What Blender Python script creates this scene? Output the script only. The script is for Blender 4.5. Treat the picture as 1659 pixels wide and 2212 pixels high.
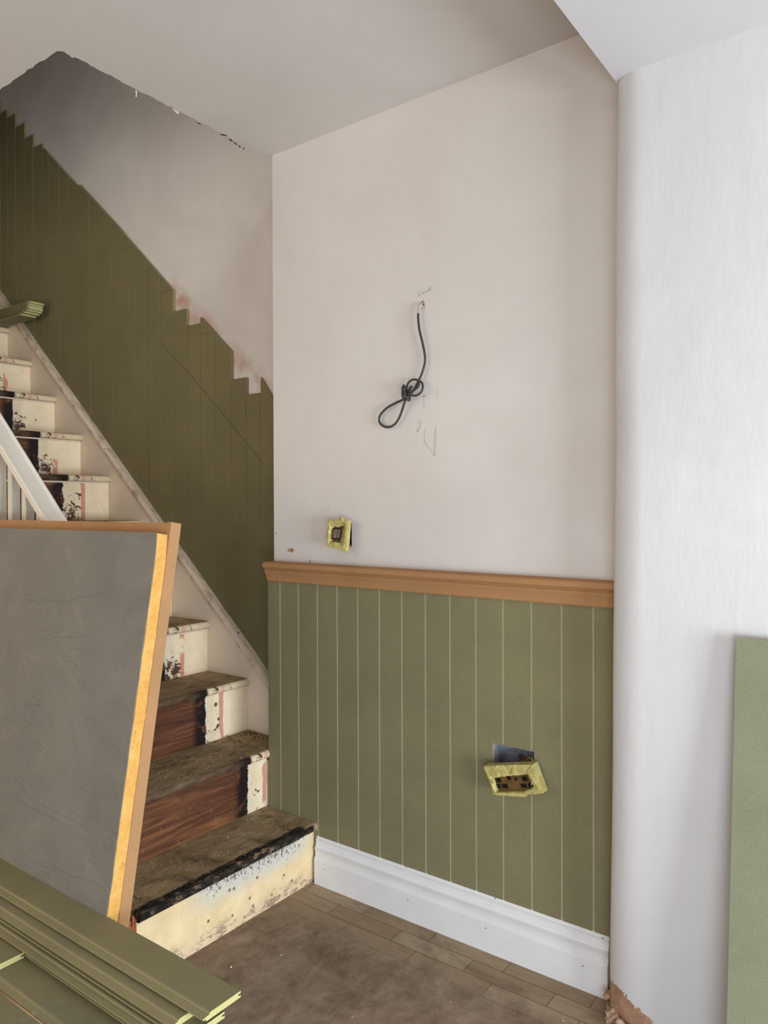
import bpy, bmesh, math, random
from mathutils import Vector, Matrix, noise

for o in list(bpy.data.objects): bpy.data.objects.remove(o)
S = bpy.context.scene
COL = S.collection

# ------------------------------------------------------------------ camera
W, H, F = 1659, 2212, 1612.39
YAW, PITCH, ROLL = .637409, -.008617, -.003487
CAM = Vector((1.7837, -1.7893, 1.2))
cy_, sy_ = math.cos(YAW), math.sin(YAW); cp_, sp_ = math.cos(PITCH), math.sin(PITCH)
FW = Vector((-sy_*cp_, cy_*cp_, sp_)); R0 = Vector((cy_, sy_, 0)); U0 = R0.cross(FW)
RT = math.cos(ROLL)*R0 + math.sin(ROLL)*U0
UP = -math.sin(ROLL)*R0 + math.cos(ROLL)*U0
cam = bpy.data.objects.new('camera', bpy.data.cameras.new('camera')); COL.objects.link(cam)
cam.matrix_world = Matrix(((RT.x, UP.x, -FW.x, CAM.x), (RT.y, UP.y, -FW.y, CAM.y), (RT.z, UP.z, -FW.z, CAM.z), (0, 0, 0, 1)))
cam.data.sensor_fit = 'VERTICAL'; cam.data.sensor_height = 24; cam.data.lens = F/H*24
cam.data.clip_start = .02
S.camera = cam

def at(u, v, ax, val):
    """survey point: where the sight line through a photo pixel meets a plane of the room"""
    d = FW + RT*((u-W/2)/F) - UP*((v-H/2)/F)
    return CAM + d*((val-CAM[ax])/d[ax])

# ------------------------------------------------------------------ light
S.view_settings.view_transform = 'Standard'; S.view_settings.look = 'None'
S.view_settings.gamma = 1; S.view_settings.exposure = 0.11
wd = bpy.data.worlds.new('world'); S.world = wd; wd.use_nodes = True
wd.node_tree.nodes['Background'].inputs[0].default_value = (1.0, .965, .93, 1)
wd.node_tree.nodes['Background'].inputs[1].default_value = .40

def area(name, loc, target, sx, sy, power, color):
    L = bpy.data.lights.new(name, 'AREA'); L.shape = 'RECTANGLE'; L.size = sx; L.size_y = sy
    L.energy = power; L.color = color
    o = bpy.data.objects.new(name, L); COL.objects.link(o); o.location = loc
    o.rotation_euler = (Vector(target)-Vector(loc)).to_track_quat('-Z', 'Z').to_euler()
    return o
area('window_daylight', (3.9, -1.0, .74), (-.3, -.30, .70), .9, 1.3, 92, (.86, .93, 1.0))
area('low_cool_fill', (2.6, -2.7, .42), (1.1, 0, .02), 1.3, .8, 34, (.74, .86, 1.0))  # unseen cool fill, added to brighten the skirting and pier foot
area('warm_fill', (-1.3, -2.7, 1.4), (-.7, .0, 1.1), 1.9, 1.6, 20, (1.0, .82, .60))  # warm fill from the left, added for the stairs; no lamp stands here
area('landing_daylight', (1.15, -.40, 3.45), (-.6, .14, 2.2), .28, .35, 7.5, (.94, .95, .96))

# ------------------------------------------------------------------ helpers
def s2l(c):
    return tuple((x/255/12.92 if x/255 <= .04045 else ((x/255+.055)/1.055)**2.4) for x in c) + (1,)

def obj(name, bm, mat, parent=None, smooth=False):
    bm.normal_update()
    me = bpy.data.meshes.new(name); bm.to_mesh(me); bm.free()
    o = bpy.data.objects.new(name, me); COL.objects.link(o)
    mats = mat if isinstance(mat, (list, tuple)) else [mat]
    for m in mats: me.materials.append(m)
    if smooth:
        for p in me.polygons: p.use_smooth = True
    if parent:
        o.parent = parent
        o.matrix_parent_inverse = Matrix.Translation(parent.location).inverted()
    return o

def tag(o, label=None, cat=None, group=None, kind=None):
    if label: o['label'] = label
    if cat: o['category'] = cat
    if group: o['group'] = group
    if kind: o['kind'] = kind
    return o

def thing(name, label, cat, loc=(0, 0, 0), group=None):
    o = bpy.data.objects.new(name, None); COL.objects.link(o); o.location = loc
    bpy.context.view_layer.update()
    return tag(o, label, cat, group)

def box(bm, x0, x1, y0, y1, z0, z1, mi=0, bev=0, segs=2):
    vs = [bm.verts.new((x, y, z)) for x in (x0, x1) for y in (y0, y1) for z in (z0, z1)]
    fs = []
    for q in ((0, 1, 3, 2), (4, 6, 7, 5), (0, 4, 5, 1), (2, 3, 7, 6), (0, 2, 6, 4), (1, 5, 7, 3)):
        f = bm.faces.new([vs[i] for i in q]); f.material_index = mi; fs.append(f)
    if bev:
        es = list({e for f in fs for e in f.edges})
        bmesh.ops.bevel(bm, geom=es, offset=bev, segments=segs, affect='EDGES', profile=.5)
    return vs

def prism(bm, pts, mapper, a, b, mi=0, capmi=None):
    """extrude 2-D profile pts between a and b; mapper(p, t) -> xyz"""
    A = [bm.verts.new(mapper(p, a)) for p in pts]; B = [bm.verts.new(mapper(p, b)) for p in pts]
    n = len(pts)
    for i in range(n):
        f = bm.faces.new((A[i], A[(i+1) % n], B[(i+1) % n], B[i])); f.material_index = mi
    c = mi if capmi is None else capmi
    f = bm.faces.new(A[::-1]); f.material_index = c
    f = bm.faces.new(B); f.material_index = c
    bmesh.ops.recalc_face_normals(bm, faces=bm.faces[:])

def catmull(P, n=8, closed=False):
    P = [Vector(p) for p in P]; out = []
    m = len(P)
    for i in range(m if closed else m-1):
        g = (lambda k: P[k % m]) if closed else (lambda k: P[min(max(k, 0), m-1)])
        a, b, c, d = g(i-1), g(i), g(i+1), g(i+2)
        for k in range(n):
            t = k/n
            out.append(.5*((2*b)+(c-a)*t+(2*a-5*b+4*c-d)*t*t+(3*b-a-3*c+d)*t**3))
    if not closed: out.append(P[-1])
    return out

def tube(bm, P, r, seg=10, mi=0):
    rings = []; up = Vector((0, 1, 0)); n = len(P)
    prev = None
    for i, p in enumerate(P):
        t = (P[min(i+1, n-1)]-P[max(i-1, 0)]).normalized()
        a = (up if prev is None else prev); a = (a - t*a.dot(t))
        if a.length < 1e-4: a = Vector((1, 0, 0)) - t*t.x
        a.normalize(); prev = a; b = t.cross(a)
        rr = r(i/(n-1)) if callable(r) else r
        rings.append([bm.verts.new(p+a*rr*math.cos(2*math.pi*k/seg)+b*rr*math.sin(2*math.pi*k/seg)) for k in range(seg)])
    for i in range(n-1):
        for k in range(seg):
            f = bm.faces.new((rings[i][k], rings[i][(k+1) % seg], rings[i+1][(k+1) % seg], rings[i+1][k])); f.smooth = True; f.material_index = mi
    bm.faces.new(rings[0][::-1]).material_index = mi; bm.faces.new(rings[-1]).material_index = mi
    bmesh.ops.recalc_face_normals(bm, faces=bm.faces[:])

# ------------------------------------------------------------------ materials
class N:
    def __init__(s, name, rough=.8, spec=.25):
        s.m = bpy.data.materials.new(name); s.m.use_nodes = True; s.t = s.m.node_tree
        s.b = s.t.nodes['Principled BSDF']; s.b.inputs['Roughness'].default_value = rough
        s.b.inputs['Specular IOR Level'].default_value = spec
        s.co = s.t.nodes.new('ShaderNodeTexCoord').outputs['Object']
    def n(s, typ, **k):
        x = s.t.nodes.new(typ)
        for a, v in k.items(): setattr(x, a, v)
        return x
    def link(s, a, b): s.t.links.new(a, b)
    def put(s, sock, v):
        if hasattr(v, 'is_linked') or hasattr(v, 'links'): s.link(v, sock)
        else: sock.default_value = v
    def noise(s, scale=5, detail=4, rough=.6, sc=(1, 1, 1), dist=0, off=(0, 0, 0)):
        mp = s.n('ShaderNodeMapping'); s.link(s.co, mp.inputs[0]); mp.inputs['Scale'].default_value = sc; mp.inputs['Location'].default_value = off
        x = s.n('ShaderNodeTexNoise'); s.link(mp.outputs[0], x.inputs['Vector'])
        x.inputs['Scale'].default_value = scale; x.inputs['Detail'].default_value = detail; x.inputs['Roughness'].default_value = rough; x.inputs['Distortion'].default_value = dist
        return x.outputs['Fac']
    def vor(s, scale, sc=(1, 1, 1), off=(0, 0, 0)):
        mp = s.n('ShaderNodeMapping'); s.link(s.co, mp.inputs[0]); mp.inputs['Scale'].default_value = sc; mp.inputs['Location'].default_value = off
        x = s.n('ShaderNodeTexVoronoi'); s.link(mp.outputs[0], x.inputs['Vector']); x.inputs['Scale'].default_value = scale
        return x.outputs['Distance']
    def ramp(s, fac, stops, interp='LINEAR'):
        r = s.n('ShaderNodeValToRGB'); r.color_ramp.interpolation = interp; s.link(fac, r.inputs[0])
        e = r.color_ramp.elements
        while len(e) < len(stops): e.new(.5)
        for i, (p, c) in enumerate(stops):
            e[i].position = p; e[i].color = c if len(c) == 4 else tuple(c)+(1,)
        return r.outputs[0]
    def step(s, fac, a, b):
        x = s.n('ShaderNodeMapRange'); s.put(x.inputs[0], fac); x.inputs[1].default_value = a; x.inputs[2].default_value = b
        return x.outputs[0]
    def math(s, op, a, b=0):
        x = s.n('ShaderNodeMath', operation=op); s.put(x.inputs[0], a); s.put(x.inputs[1], b); return x.outputs[0]
    def mix(s, fac, a, b, blend='MIX'):
        x = s.n('ShaderNodeMix', data_type='RGBA', blend_type=blend)
        s.put(x.inputs[0], fac); s.put(x.inputs[6], a); s.put(x.inputs[7], b); return x.outputs[2]
    def xyz(s):
        x = s.n('ShaderNodeSeparateXYZ'); s.link(s.co, x.inputs[0]); return x.outputs
    def col(s, c): s.put(s.b.inputs['Base Color'], c); return s
    def bump(s, h, strength=.2, dist=.002):
        x = s.n('ShaderNodeBump'); x.inputs['Strength'].default_value = strength; x.inputs['Distance'].default_value = dist
        s.link(h, x.inputs['Height']); s.link(x.outputs[0], s.b.inputs['Normal']); return s

def C(*c): return s2l(c)

def plain(name, c, rough=.7, spec=.3, var=.06, scale=30, bump=0, bscale=120, metallic=0):
    m = N(name, rough, spec); c = s2l(c)
    lo = tuple(x*(1-var*2) for x in c[:3])+(1,); hi = tuple(min(1, x*(1+var*2)) for x in c[:3])+(1,)
    m.col(m.ramp(m.noise(scale), [(.3, lo), (.7, hi)]))
    m.b.inputs['Metallic'].default_value = metallic
    if bump: m.bump(m.noise(bscale, 3), bump, .001)
    return m.m

def plaster(name, base, alt, bumpy=.25):
    m = N(name, .72, .3)
    a = m.ramp(m.noise(2.2, 5, .6, dist=.6), [(.35, C(*base)), (.68, C(*alt))])
    smear = m.step(m.noise(5, 6, .65, sc=(1, 1, .35), dist=1.2, off=(3, 1, 2)), .62, .75)
    a = m.mix(m.math('MULTIPLY', smear, .3), a, tuple(x*.86 for x in C(*base)[:3])+(1,))
    grime = m.step(m.noise(60, 3), .70, .74)
    a = m.mix(m.math('MULTIPLY', grime, .12), a, C(150, 138, 128))
    m.col(a)
    h = m.math('ADD', m.noise(9, 6, .6, sc=(1, 1, .45)), m.math('MULTIPLY', m.noise(160, 2), .12))
    m.bump(h, bumpy, .006)
    return m.m
M = {}
M['wall'] = plaster('painted_plaster', (224, 218, 211), (217, 209, 202))
M['pier'] = plaster('rough_painted_plaster', (228, 225, 224), (220, 217, 214), .45)
M['ceil'] = plaster('ceiling_paint', (210, 204, 199), (204, 198, 193), .12)
M['soffit'] = plaster('soffit_paint', (206, 204, 205), (201, 199, 200), .1)

def pier_mat():
    m = N('pier_plaster', .72, .3)
    a = m.ramp(m.noise(2.0, 5, .6, dist=.6), [(.35, C(220, 218, 218)), (.68, C(211, 209, 209))])
    sm = m.step(m.noise(7, 6, .65, sc=(1, 1, .3), dist=1.5, off=(5, 1, 2)), .6, .78)
    a = m.mix(m.math('MULTIPLY', sm, .3), a, C(196, 190, 184))
    z = m.xyz()[2]; x = m.xyz()[0]
    # bare render showing where the paint stops above the floor, lower towards the right
    lim = m.math('ADD', m.math('MULTIPLY', m.math('SUBTRACT', x, 1.2), -.55), .085)
    lim = m.math('ADD', lim, m.math('MULTIPLY', m.math('SUBTRACT', m.noise(14, 6, .7), .5), .13))
    bare = m.step(m.math('SUBTRACT', lim, z), -.001, .003)
    a = m.mix(bare, a, m.ramp(m.noise(25, 5), [(.3, C(150, 108, 82)), (.7, C(196, 160, 132))]))
    m.col(a)
    h = m.math('ADD', m.noise(10, 6, .6, sc=(1.3, 1.3, .4)), m.math('MULTIPLY', m.noise(60, 3, .5, sc=(1, 1, .5)), .10))
    m.bump(h, .34, .006)
    return m.m
M['pier'] = pier_mat()

def stairwall_mat():
    m = N('stair_wall_plaster', .75, .3)
    a = m.ramp(m.noise(2.4, 5, .6, dist=.6), [(.35, C(226, 220, 213)), (.68, C(214, 207, 200))])
    x, y, z = m.xyz()
    # bare pink plaster in patches just above the panelling line
    d = m.math('ADD', z, m.math('MULTIPLY', x, .86))
    near = m.math('SUBTRACT', 1, m.step(m.math('ABSOLUTE', m.math('SUBTRACT', d, 1.455)), .02, .085))
    patch = m.math('MULTIPLY', near, m.step(m.noise(7, 5, .6, off=(2, 0, 4)), .42, .62))
    patch = m.math('MULTIPLY', patch, m.step(x, -.75, -.68))
    a = m.mix(m.math('MULTIPLY', patch, .9), a, C(196, 150, 126))
    m.col(a); m.bump(m.noise(9, 6, .6, sc=(1, 1, .45)), .2, .006)
    return m.m
M['stairwall'] = stairwall_mat()

def mdf(name, base, alt, fib=.5):
    m = N(name, .78, .22)
    a = m.ramp(m.noise(520, 4, .8), [(.30, C(*alt)), (.62, C(*base))])
    b = m.ramp(m.noise(5, 4, .6), [(.3, (.90, .90, .90, 1)), (.7, (1.05, 1.05, 1.05, 1))])
    a = m.mix(1, a, b, 'MULTIPLY')
    dust = m.math('MULTIPLY', m.step(m.noise(13, 6, .7, dist=1.5), .62, .8), .22)
    a = m.mix(dust, a, C(178, 172, 145))
    m.col(a); m.bump(m.noise(500, 2), .12, .0006)
    return m.m
M['green'] = mdf('green_mdf', (144, 137, 104), (122, 116, 84))
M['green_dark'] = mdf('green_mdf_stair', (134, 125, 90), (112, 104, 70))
M['green_cut'] = mdf('green_mdf_cut', (204, 196, 136), (180, 172, 114))
M['green_rout'] = mdf('green_mdf_routed', (196, 192, 156), (176, 172, 136))
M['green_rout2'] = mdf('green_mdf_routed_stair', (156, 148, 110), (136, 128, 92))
M['tan'] = mdf('tan_mdf', (184, 142, 100), (166, 124, 82))
M['rail'] = mdf('brown_mdf', (186, 140, 96), (172, 127, 84))
M['sheet'] = mdf('green_mdf_sheet', (146, 150, 122), (118, 122, 96))
M['primer'] = plain('white_primer', (240, 239, 238), .38, .45, .015, 12, .05, 60)
M['white_paint'] = plain('old_white_paint', (221, 213, 196), .42, .45, .03, 14, .1, 50)

def cream_string():
    m = N('cream_string_paint', .5, .4)
    a = m.ramp(m.noise(4, 4), [(.3, C(242, 225, 204)), (.7, C(230, 212, 190))])
    a = m.mix(m.math('MULTIPLY', m.step(m.noise(30, 4), .68, .72), .6), a, C(150, 118, 92))
    m.col(a); m.bump(m.noise(30, 4), .1, .002); return m.m
M['string'] = cream_string()

def cap_mat():
    m = N('worn_cap_paint', .55, .35)
    a = m.ramp(m.noise(6, 4), [(.3, C(238, 220, 198)), (.7, C(214, 194, 170))])
    rub = m.step(m.noise(22, 6, .7, sc=(.6, 2, .6)), .5, .66)
    a = m.mix(m.math('MULTIPLY', rub, .75), a, C(164, 130, 102))
    dk = m.step(m.noise(38, 4, .6, off=(4, 4, 4)), .68, .71)
    a = m.mix(dk, a, C(96, 66, 48))
    m.col(a); m.bump(rub, .2, .001); return m.m
M['cap'] = cap_mat()

def handrail_mat():
    m = N('chipped_handrail_paint', .35, .5)
    a = m.ramp(m.noise(3, 4), [(.3, C(240, 233, 218)), (.7, C(228, 220, 204))])
    ch = m.step(m.noise(75, 5, .7, dist=.8), .71, .72)
    a = m.mix(ch, a, C(105, 88, 64)); m.col(a); m.bump(ch, .1, .001); return m.m
M['handrail'] = handrail_mat()

def riser_mat(name, seed, pink=1, chips=.6, first=False, yb=-.095):
    m = N(name, .62, .35)
    x, y, z = m.xyz()     # object space: y as in the room, z from the bottom of the riser
    o = (seed*3.1, seed*1.7, seed*.9)
    # bare stained wood with grain along y
    g = m.noise(7, 6, .65, sc=(1, .35, 6), dist=1.4, off=o)
    wood = m.ramp(g, [(.26, C(50, 29, 18)), (.45, C(98, 60, 38)), (.6, C(132, 86, 55)), (.76, C(176, 126, 82))])
    kn = m.n('ShaderNodeVectorMath', operation='DISTANCE'); m.link(m.co, kn.inputs[0]); kn.inputs[1].default_value = (0, -.37+.11*math.sin(seed*5), .055)
    wv = m.math('SINE', m.math('MULTIPLY', m.math('ADD', kn.outputs['Value'], m.math('MULTIPLY', g, .05)), 520))
    rings = m.math('MULTIPLY', m.step(wv, .1, .9), m.math('SUBTRACT', 1, m.step(kn.outputs['Value'], .01, .065)))
    wood = m.mix(m.math('MULTIPLY', rings, .42), wood, C(38, 20, 12))
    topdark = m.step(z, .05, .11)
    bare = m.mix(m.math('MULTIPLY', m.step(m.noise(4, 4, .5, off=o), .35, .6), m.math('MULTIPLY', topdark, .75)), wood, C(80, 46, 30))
    dust = m.step(m.noise(24, 6, .75, off=o), .60, .72)
    bare = m.mix(m.math('MULTIPLY', dust, .5), bare, C(168, 136, 108))
    # black glue band beside the paint
    yn = m.math('ADD', y, m.math('MULTIPLY', m.math('SUBTRACT', m.noise(26, 5, .7, off=o), .5), .03))
    blk = m.math('MULTIPLY', m.step(yn, yb-.06, yb-.035), m.step(m.noise(18, 4, .7, off=o), .36, .44))
    bare = m.mix(blk, bare, C(26, 15, 13))
    # cream paint
    cr = m.ramp(m.noise(18, 5, .6, off=o), [(.3, C(255, 240, 210)), (.75, C(244, 222, 184))])
    yl = m.step(y, -.062, -.048)
    cr = m.mix(yl, m.mix(.3, cr, C(214, 196, 158)), cr)
    if pink:
        yp = m.math('ADD', y, m.math('MULTIPLY', m.math('SUBTRACT', m.noise(16, 4, off=o), .5), .018))
        pk = m.math('MULTIPLY', m.step(yp, -.032, -.030), m.math('SUBTRACT', 1, m.step(yp, -.014, -.010)))
        pk = m.math('MULTIPLY', pk, m.step(m.noise(9, 3, .5, off=(o[0]+4, 2, 1)), .47-.1*pink, .50-.1*pink))
        cr = m.mix(m.math('MULTIPLY', pk, .85), cr, C(214, 142, 116))
    chipn = m.noise(34, 6, .75, sc=(1, 1, 1.3), dist=.5, off=o)
    left = m.math('SUBTRACT', 1, m.step(y, -.05, .0)); low = m.math('SUBTRACT', 1, m.step(z, .05, .14))
    chipn = m.math('ADD', chipn, .0)
    th = m.math('ADD', chipn, m.math('MULTIPLY', m.math('MULTIPLY', left, low), .20*chips))
    chip = m.step(th, .66, .675)
    cr = m.mix(chip, cr, C(88, 62, 52))
    dots = m.math('SUBTRACT', 1, m.step(m.vor(9, off=o), .060, .075))
    cr = m.mix(m.math('MULTIPLY', dots, .9), cr, C(72, 54, 46))
    if first:
        # the bottom riser: cream from end to end with specks, glue residue along the top, scuffs at the floor
        c = m.ramp(m.noise(16, 6, .6), [(.3, C(244, 224, 180)), (.75, C(222, 196, 148))])
        yd = m.math('ADD', y, m.math('MULTIPLY', m.math('SUBTRACT', m.noise(5, 3), .5), .1))
        wn = m.math('ADD', z, m.math('MULTIPLY', m.math('SUBTRACT', m.noise(11, 5), .5), .06))
        c = m.mix(m.math('MULTIPLY', m.step(m.noise(7, 6, .7, sc=(1, 1, 1.3), off=(8, 8, 8)), .42, .66), .45), c, C(224, 190, 140))
        zone = m.math('SUBTRACT', 1, m.step(m.math('ABSOLUTE', m.math('ADD', yd, .27)), .16, .26))
        c = m.mix(m.math('MULTIPLY', m.math('MULTIPLY', m.step(wn, .085, .130), zone), .75), c, C(204, 208, 206))
        sp = m.step(m.math('ADD', m.noise(105, 5, .8, sc=(1, 1, .8)), m.math('MULTIPLY', m.math('MULTIPLY', m.step(wn, .09, .17), zone), .20)), .66, .69)
        c = m.mix(m.math('MULTIPLY', sp, .92), c, C(92, 72, 66))
        c = m.mix(m.math('MULTIPLY', m.step(m.noise(48, 6, .8), .60, .66), .6), c, C(170, 138, 100))
        c = m.mix(m.math('MULTIPLY', m.math('SUBTRACT', 1, m.step(m.vor(24, off=(1, 2, 3)), .10, .13)), .85), c, C(92, 78, 48))
        low2 = m.math('SUBTRACT', 1, m.step(wn, .02, .05))
        sc = m.math('MULTIPLY', low2, m.step(m.noise(42, 5, .75, sc=(1, .4, 1)), .5, .56))
        c = m.mix(m.math('MULTIPLY', sc, .8), c, C(112, 88, 72))
        c = m.mix(m.math('MULTIPLY', low2, .3), c, C(205, 180, 160))
        m.col(c)
    else:
        paint = m.step(m.math('ADD', yn, 0), yb-.002, yb+.002)
        wh = m.math('SUBTRACT', 1, m.step(m.math('ABSOLUTE', m.math('SUBTRACT', yn, yb+.004)), .003, .008))
        cr = m.mix(m.math('MULTIPLY', wh, m.step(m.noise(40, 4, off=o), .45, .55)), cr, C(225, 222, 215))
        m.col(m.mix(paint, bare, cr))
    m.bump(m.math('ADD', chipn, m.noise(14, 4, sc=(1, .5, 4))), .25, .002)
    return m.m

def tread_mat():
    m = N('dirty_tread_wood', .85, .2)
    x, y, z = m.xyz()     # object space: x = 0 at the nosing, z = 0 at the top
    a = m.ramp(m.noise(13, 8, .78, sc=(2.2, .9, 1), dist=.8), [(.28, C(112, 94, 70)), (.48, C(160, 140, 108)), (.72, C(196, 176, 142))])
    d = m.step(m.noise(6, 5, .7, sc=(1.5, 1, 1), off=(3, 3, 3)), .54, .66)
    a = m.mix(m.math('MULTIPLY', d, .65), a, C(52, 42, 32))
    dust = m.step(m.noise(70, 6, .8), .56, .68)
    a = m.mix(m.math('MULTIPLY', dust, .5), a, C(158, 138, 106))
    # rounded front edge: cream paint at the wall end, black glue then bare wood beyond
    yn = m.math('ADD', y, m.math('MULTIPLY', m.math('SUBTRACT', m.noise(20, 5, .7), .5), .05))
    side = m.step(yn, -.10, -.092)
    fr = m.step(m.math('ADD', x, m.math('MULTIPLY', m.noise(30, 4), .006)), -.011, -.005)
    cream = m.ramp(m.noise(20, 5), [(.3, C(240, 222, 190)), (.7, C(222, 198, 162))])
    cream = m.mix(m.step(m.noise(36, 6, .75, sc=(1, .7, 1), off=(1, 5, 2)), .57, .60), cream, C(96, 76, 60))
    pk = m.math('MULTIPLY', m.step(yn, -.04, -.035), m.math('SUBTRACT', 1, m.step(yn, -.02, -.015)))
    cream = m.mix(m.math('MULTIPLY', pk, .5), cream, C(214, 150, 120))
    dark = m.mix(m.math('MULTIPLY', m.step(yn, -.17, -.12), .9), m.ramp(m.noise(22, 5, sc=(1, .4, 1)), [(.35, C(74, 56, 42)), (.7, C(136, 114, 90))]), C(30, 24, 22))
    a = m.mix(fr, a, m.mix(side, dark, cream))
    m.col(a); m.bump(m.math('ADD', m.noise(14, 5, .7, sc=(3, .6, 1)), m.math('MULTIPLY', dust, .3)), .35, .003)
    return m.m
M['tread'] = tread_mat()

def tread1_mat():
    m = N('glue_blackened_tread_wood', .8, .2)
    x, y, z = m.xyz()
    a = m.ramp(m.noise(13, 8, .78, sc=(2, .9, 1), dist=.8), [(.28, C(112, 94, 68)), (.48, C(158, 138, 104)), (.72, C(194, 174, 138))])
    d = m.step(m.noise(6, 5, .7, sc=(1, 1.4, 1), off=(7, 3, 3)), .54, .66)
    a = m.mix(m.math('MULTIPLY', d, .6), a, C(54, 44, 34))
    dust = m.step(m.noise(75, 6, .8), .56, .68)
    a = m.mix(m.math('MULTIPLY', dust, .5), a, C(160, 140, 108))
    xn = m.math('ADD', x, m.math('MULTIPLY', m.math('SUBTRACT', m.noise(22, 6, .75, sc=(1, .6, 1)), .5), .04))
    bk = m.math('MULTIPLY', m.step(xn, -.036, -.027), m.math('SUBTRACT', 1, m.step(y, -.075, -.055)))
    bk2 = m.step(m.math('ADD', x, 0), -.007, -.004)
    bk = m.math('MAXIMUM', bk, m.math('MULTIPLY', bk2, m.math('SUBTRACT', 1, m.step(y, -.035, -.025))))
    gl = m.ramp(m.noise(60, 5, .7, sc=(1, .4, 1)), [(.4, C(22, 20, 20)), (.56, C(52, 44, 38)), (.64, C(138, 116, 88))])
    a = m.mix(bk, a, gl)
    m.col(a); m.bump(m.math('ADD', m.noise(18, 5, .7, sc=(3, .6, 1)), m.math('MULTIPLY', dust, .3)), .4, .003)
    return m.m
M['tread1'] = tread1_mat()

def floor_mat():
    m = N('dirty_wood_block_floor', .8, .25)
    mp = m.n('ShaderNodeMapping'); m.link(m.co, mp.inputs[0]); mp.inputs['Location'].default_value = (.03, .018, 0)
    br = m.n('ShaderNodeTexBrick'); m.link(mp.outputs[0], br.inputs['Vector'])
    br.inputs['Scale'].default_value = 1; br.inputs['Brick Width'].default_value = .23; br.inputs['Row Height'].default_value = .058
    br.inputs['Mortar Size'].default_value = .0012; br.inputs['Mortar Smooth'].default_value = .3; br.offset = .37
    br.inputs['Color1'].default_value = C(176, 156, 130); br.inputs['Color2'].default_value = C(156, 134, 106); br.inputs['Mortar'].default_value = C(112, 90, 68)
    g = m.ramp(m.noise(10, 6, .7, sc=(1, 7, 1)), [(.3, (.78, .78, .78, 1)), (.7, (1.08, 1.08, 1.08, 1))])
    wood = m.mix(1, br.outputs['Color'], g, 'MULTIPLY')
    x, y, z = m.xyz()
    dn = m.math('ADD', y, m.math('MULTIPLY', m.math('SUBTRACT', m.noise(5, 5, .6, dist=.6), .5), .16))
    mid = m.math('SUBTRACT', 1, m.step(dn, -.22, -.13))     # worn grey-brown skin over the middle of the floor
    mid = m.math('MULTIPLY', mid, 1.0)
    dirt = m.ramp(m.noise(9, 9, .78, sc=(1.5, 1, 1), dist=.25, off=(2, 7, 1)), [(.3, C(104, 84, 68)), (.5, C(144, 124, 104)), (.72, C(178, 158, 136))])
    a = m.mix(m.math('MULTIPLY', mid, .93), wood, dirt)
    st = m.step(m.noise(3.5, 6, .7, dist=1, off=(9, 1, 1)), .5, .68)
    a = m.mix(m.math('MULTIPLY', st, .45), a, C(86, 60, 44))
    sc = m.step(m.noise(22, 6, .8, sc=(1, 4, 1), dist=2, off=(3, 3, 0)), .60, .68)
    a = m.mix(m.math('MULTIPLY', sc, .28), a, C(178, 158, 134))
    m.col(a)
    h = m.math('ADD', m.math('MULTIPLY', br.outputs['Fac'], -.5), m.noise(26, 6, .7))
    m.bump(h, .3, .002)
    return m.m
M['floor'] = floor_mat()

def grey_face():
    m = N('grey_dusty_facing', .62, .35)
    a = m.ramp(m.noise(3, 6, .65, dist=1.5), [(.3, C(120, 116, 107)), (.7, C(136, 131, 120))])
    sm = m.step(m.noise(5, 6, .7, sc=(1, 1, 1.3), dist=1.5, off=(2, 2, 8)), .55, .75)
    a = m.mix(m.math('MULTIPLY', sm, .22), a, C(168, 160, 148))
    sp = m.step(m.noise(130, 4, .7), .74, .76)
    a = m.mix(sp, a, C(78, 66, 56)); m.col(a)
    h = m.math('ADD', m.noise(6, 6, .65, sc=(1, 1, 1.4), dist=1), m.math('MULTIPLY', m.noise(28, 5, .7, sc=(.5, 1, 2)), .25))
    n2 = m.noise(3.2, 4, .6, sc=(.5, 1, 2.4), dist=.8, off=(5, 5, 5))
    crease = m.math('SUBTRACT', 1, m.step(m.math('ABSOLUTE', m.math('SUBTRACT', n2, .5)), .0, .012))
    crease = m.math('MULTIPLY', crease, m.step(m.noise(3, 3, off=(1, 9, 4)), .46, .56))
    h = m.math('ADD', h, m.math('MULTIPLY', crease, .22))
    m.bump(h, .6, .006); return m.m
M['grey'] = grey_face()

def foam_mat():
    m = N('yellow_foam', .8, .2)
    a = m.ramp(m.noise(30, 8, .8), [(.3, C(206, 148, 70)), (.55, C(224, 174, 96)), (.8, C(238, 200, 134))])
    sp = m.step(m.noise(85, 4, .75, sc=(1, 1, .7)), .66, .68)
    a = m.mix(m.math('MULTIPLY', sp, .75), a, C(110, 76, 40)); m.col(a); m.bump(m.noise(70, 5), .5, .003); return m.m
M['foam'] = foam_mat()

def tape_mat():
    m = N('yellow_masking_tape', .45, .45)
    a = m.ramp(m.noise(40, 4), [(.3, C(176, 164, 92)), (.7, C(226, 214, 142))]); m.col(a)
    m.b.inputs['Transmission Weight'].default_value = .12
    m.bump(m.noise(90, 4), .3, .001); return m.m
M['tape'] = tape_mat()
M['tapefilm'] = plain('amber_tape_over_plate', (112, 84, 42), .3, .5, .15, 40, .3, 60)
M['black'] = plain('black_plastic', (18, 16, 15), .5, .3, .05)
M['cable'] = plain('grey_black_cable', (62, 60, 58), .45, .4, .12, 60)
M['cable_paint'] = plain('paint_smeared_cable', (188, 172, 160), .6, .3, .35, 140)
M['blue'] = plain('blue_wire', (62, 104, 168), .4, .4)
M['brown'] = plain('brown_wire', (140, 72, 48), .4, .4)
M['gy'] = plain('green_yellow_wire', (150, 176, 60), .4, .4)
M['bronze'] = plain('bronze_rocker', (128, 104, 78), .4, .5, .1, 60, 0, 120, .3)
M['pencil'] = plain('pencil', (128, 121, 118), .7, .2)
M['pencil_dark'] = plain('pencil_on_board', (62, 54, 38), .7, .2)
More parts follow.
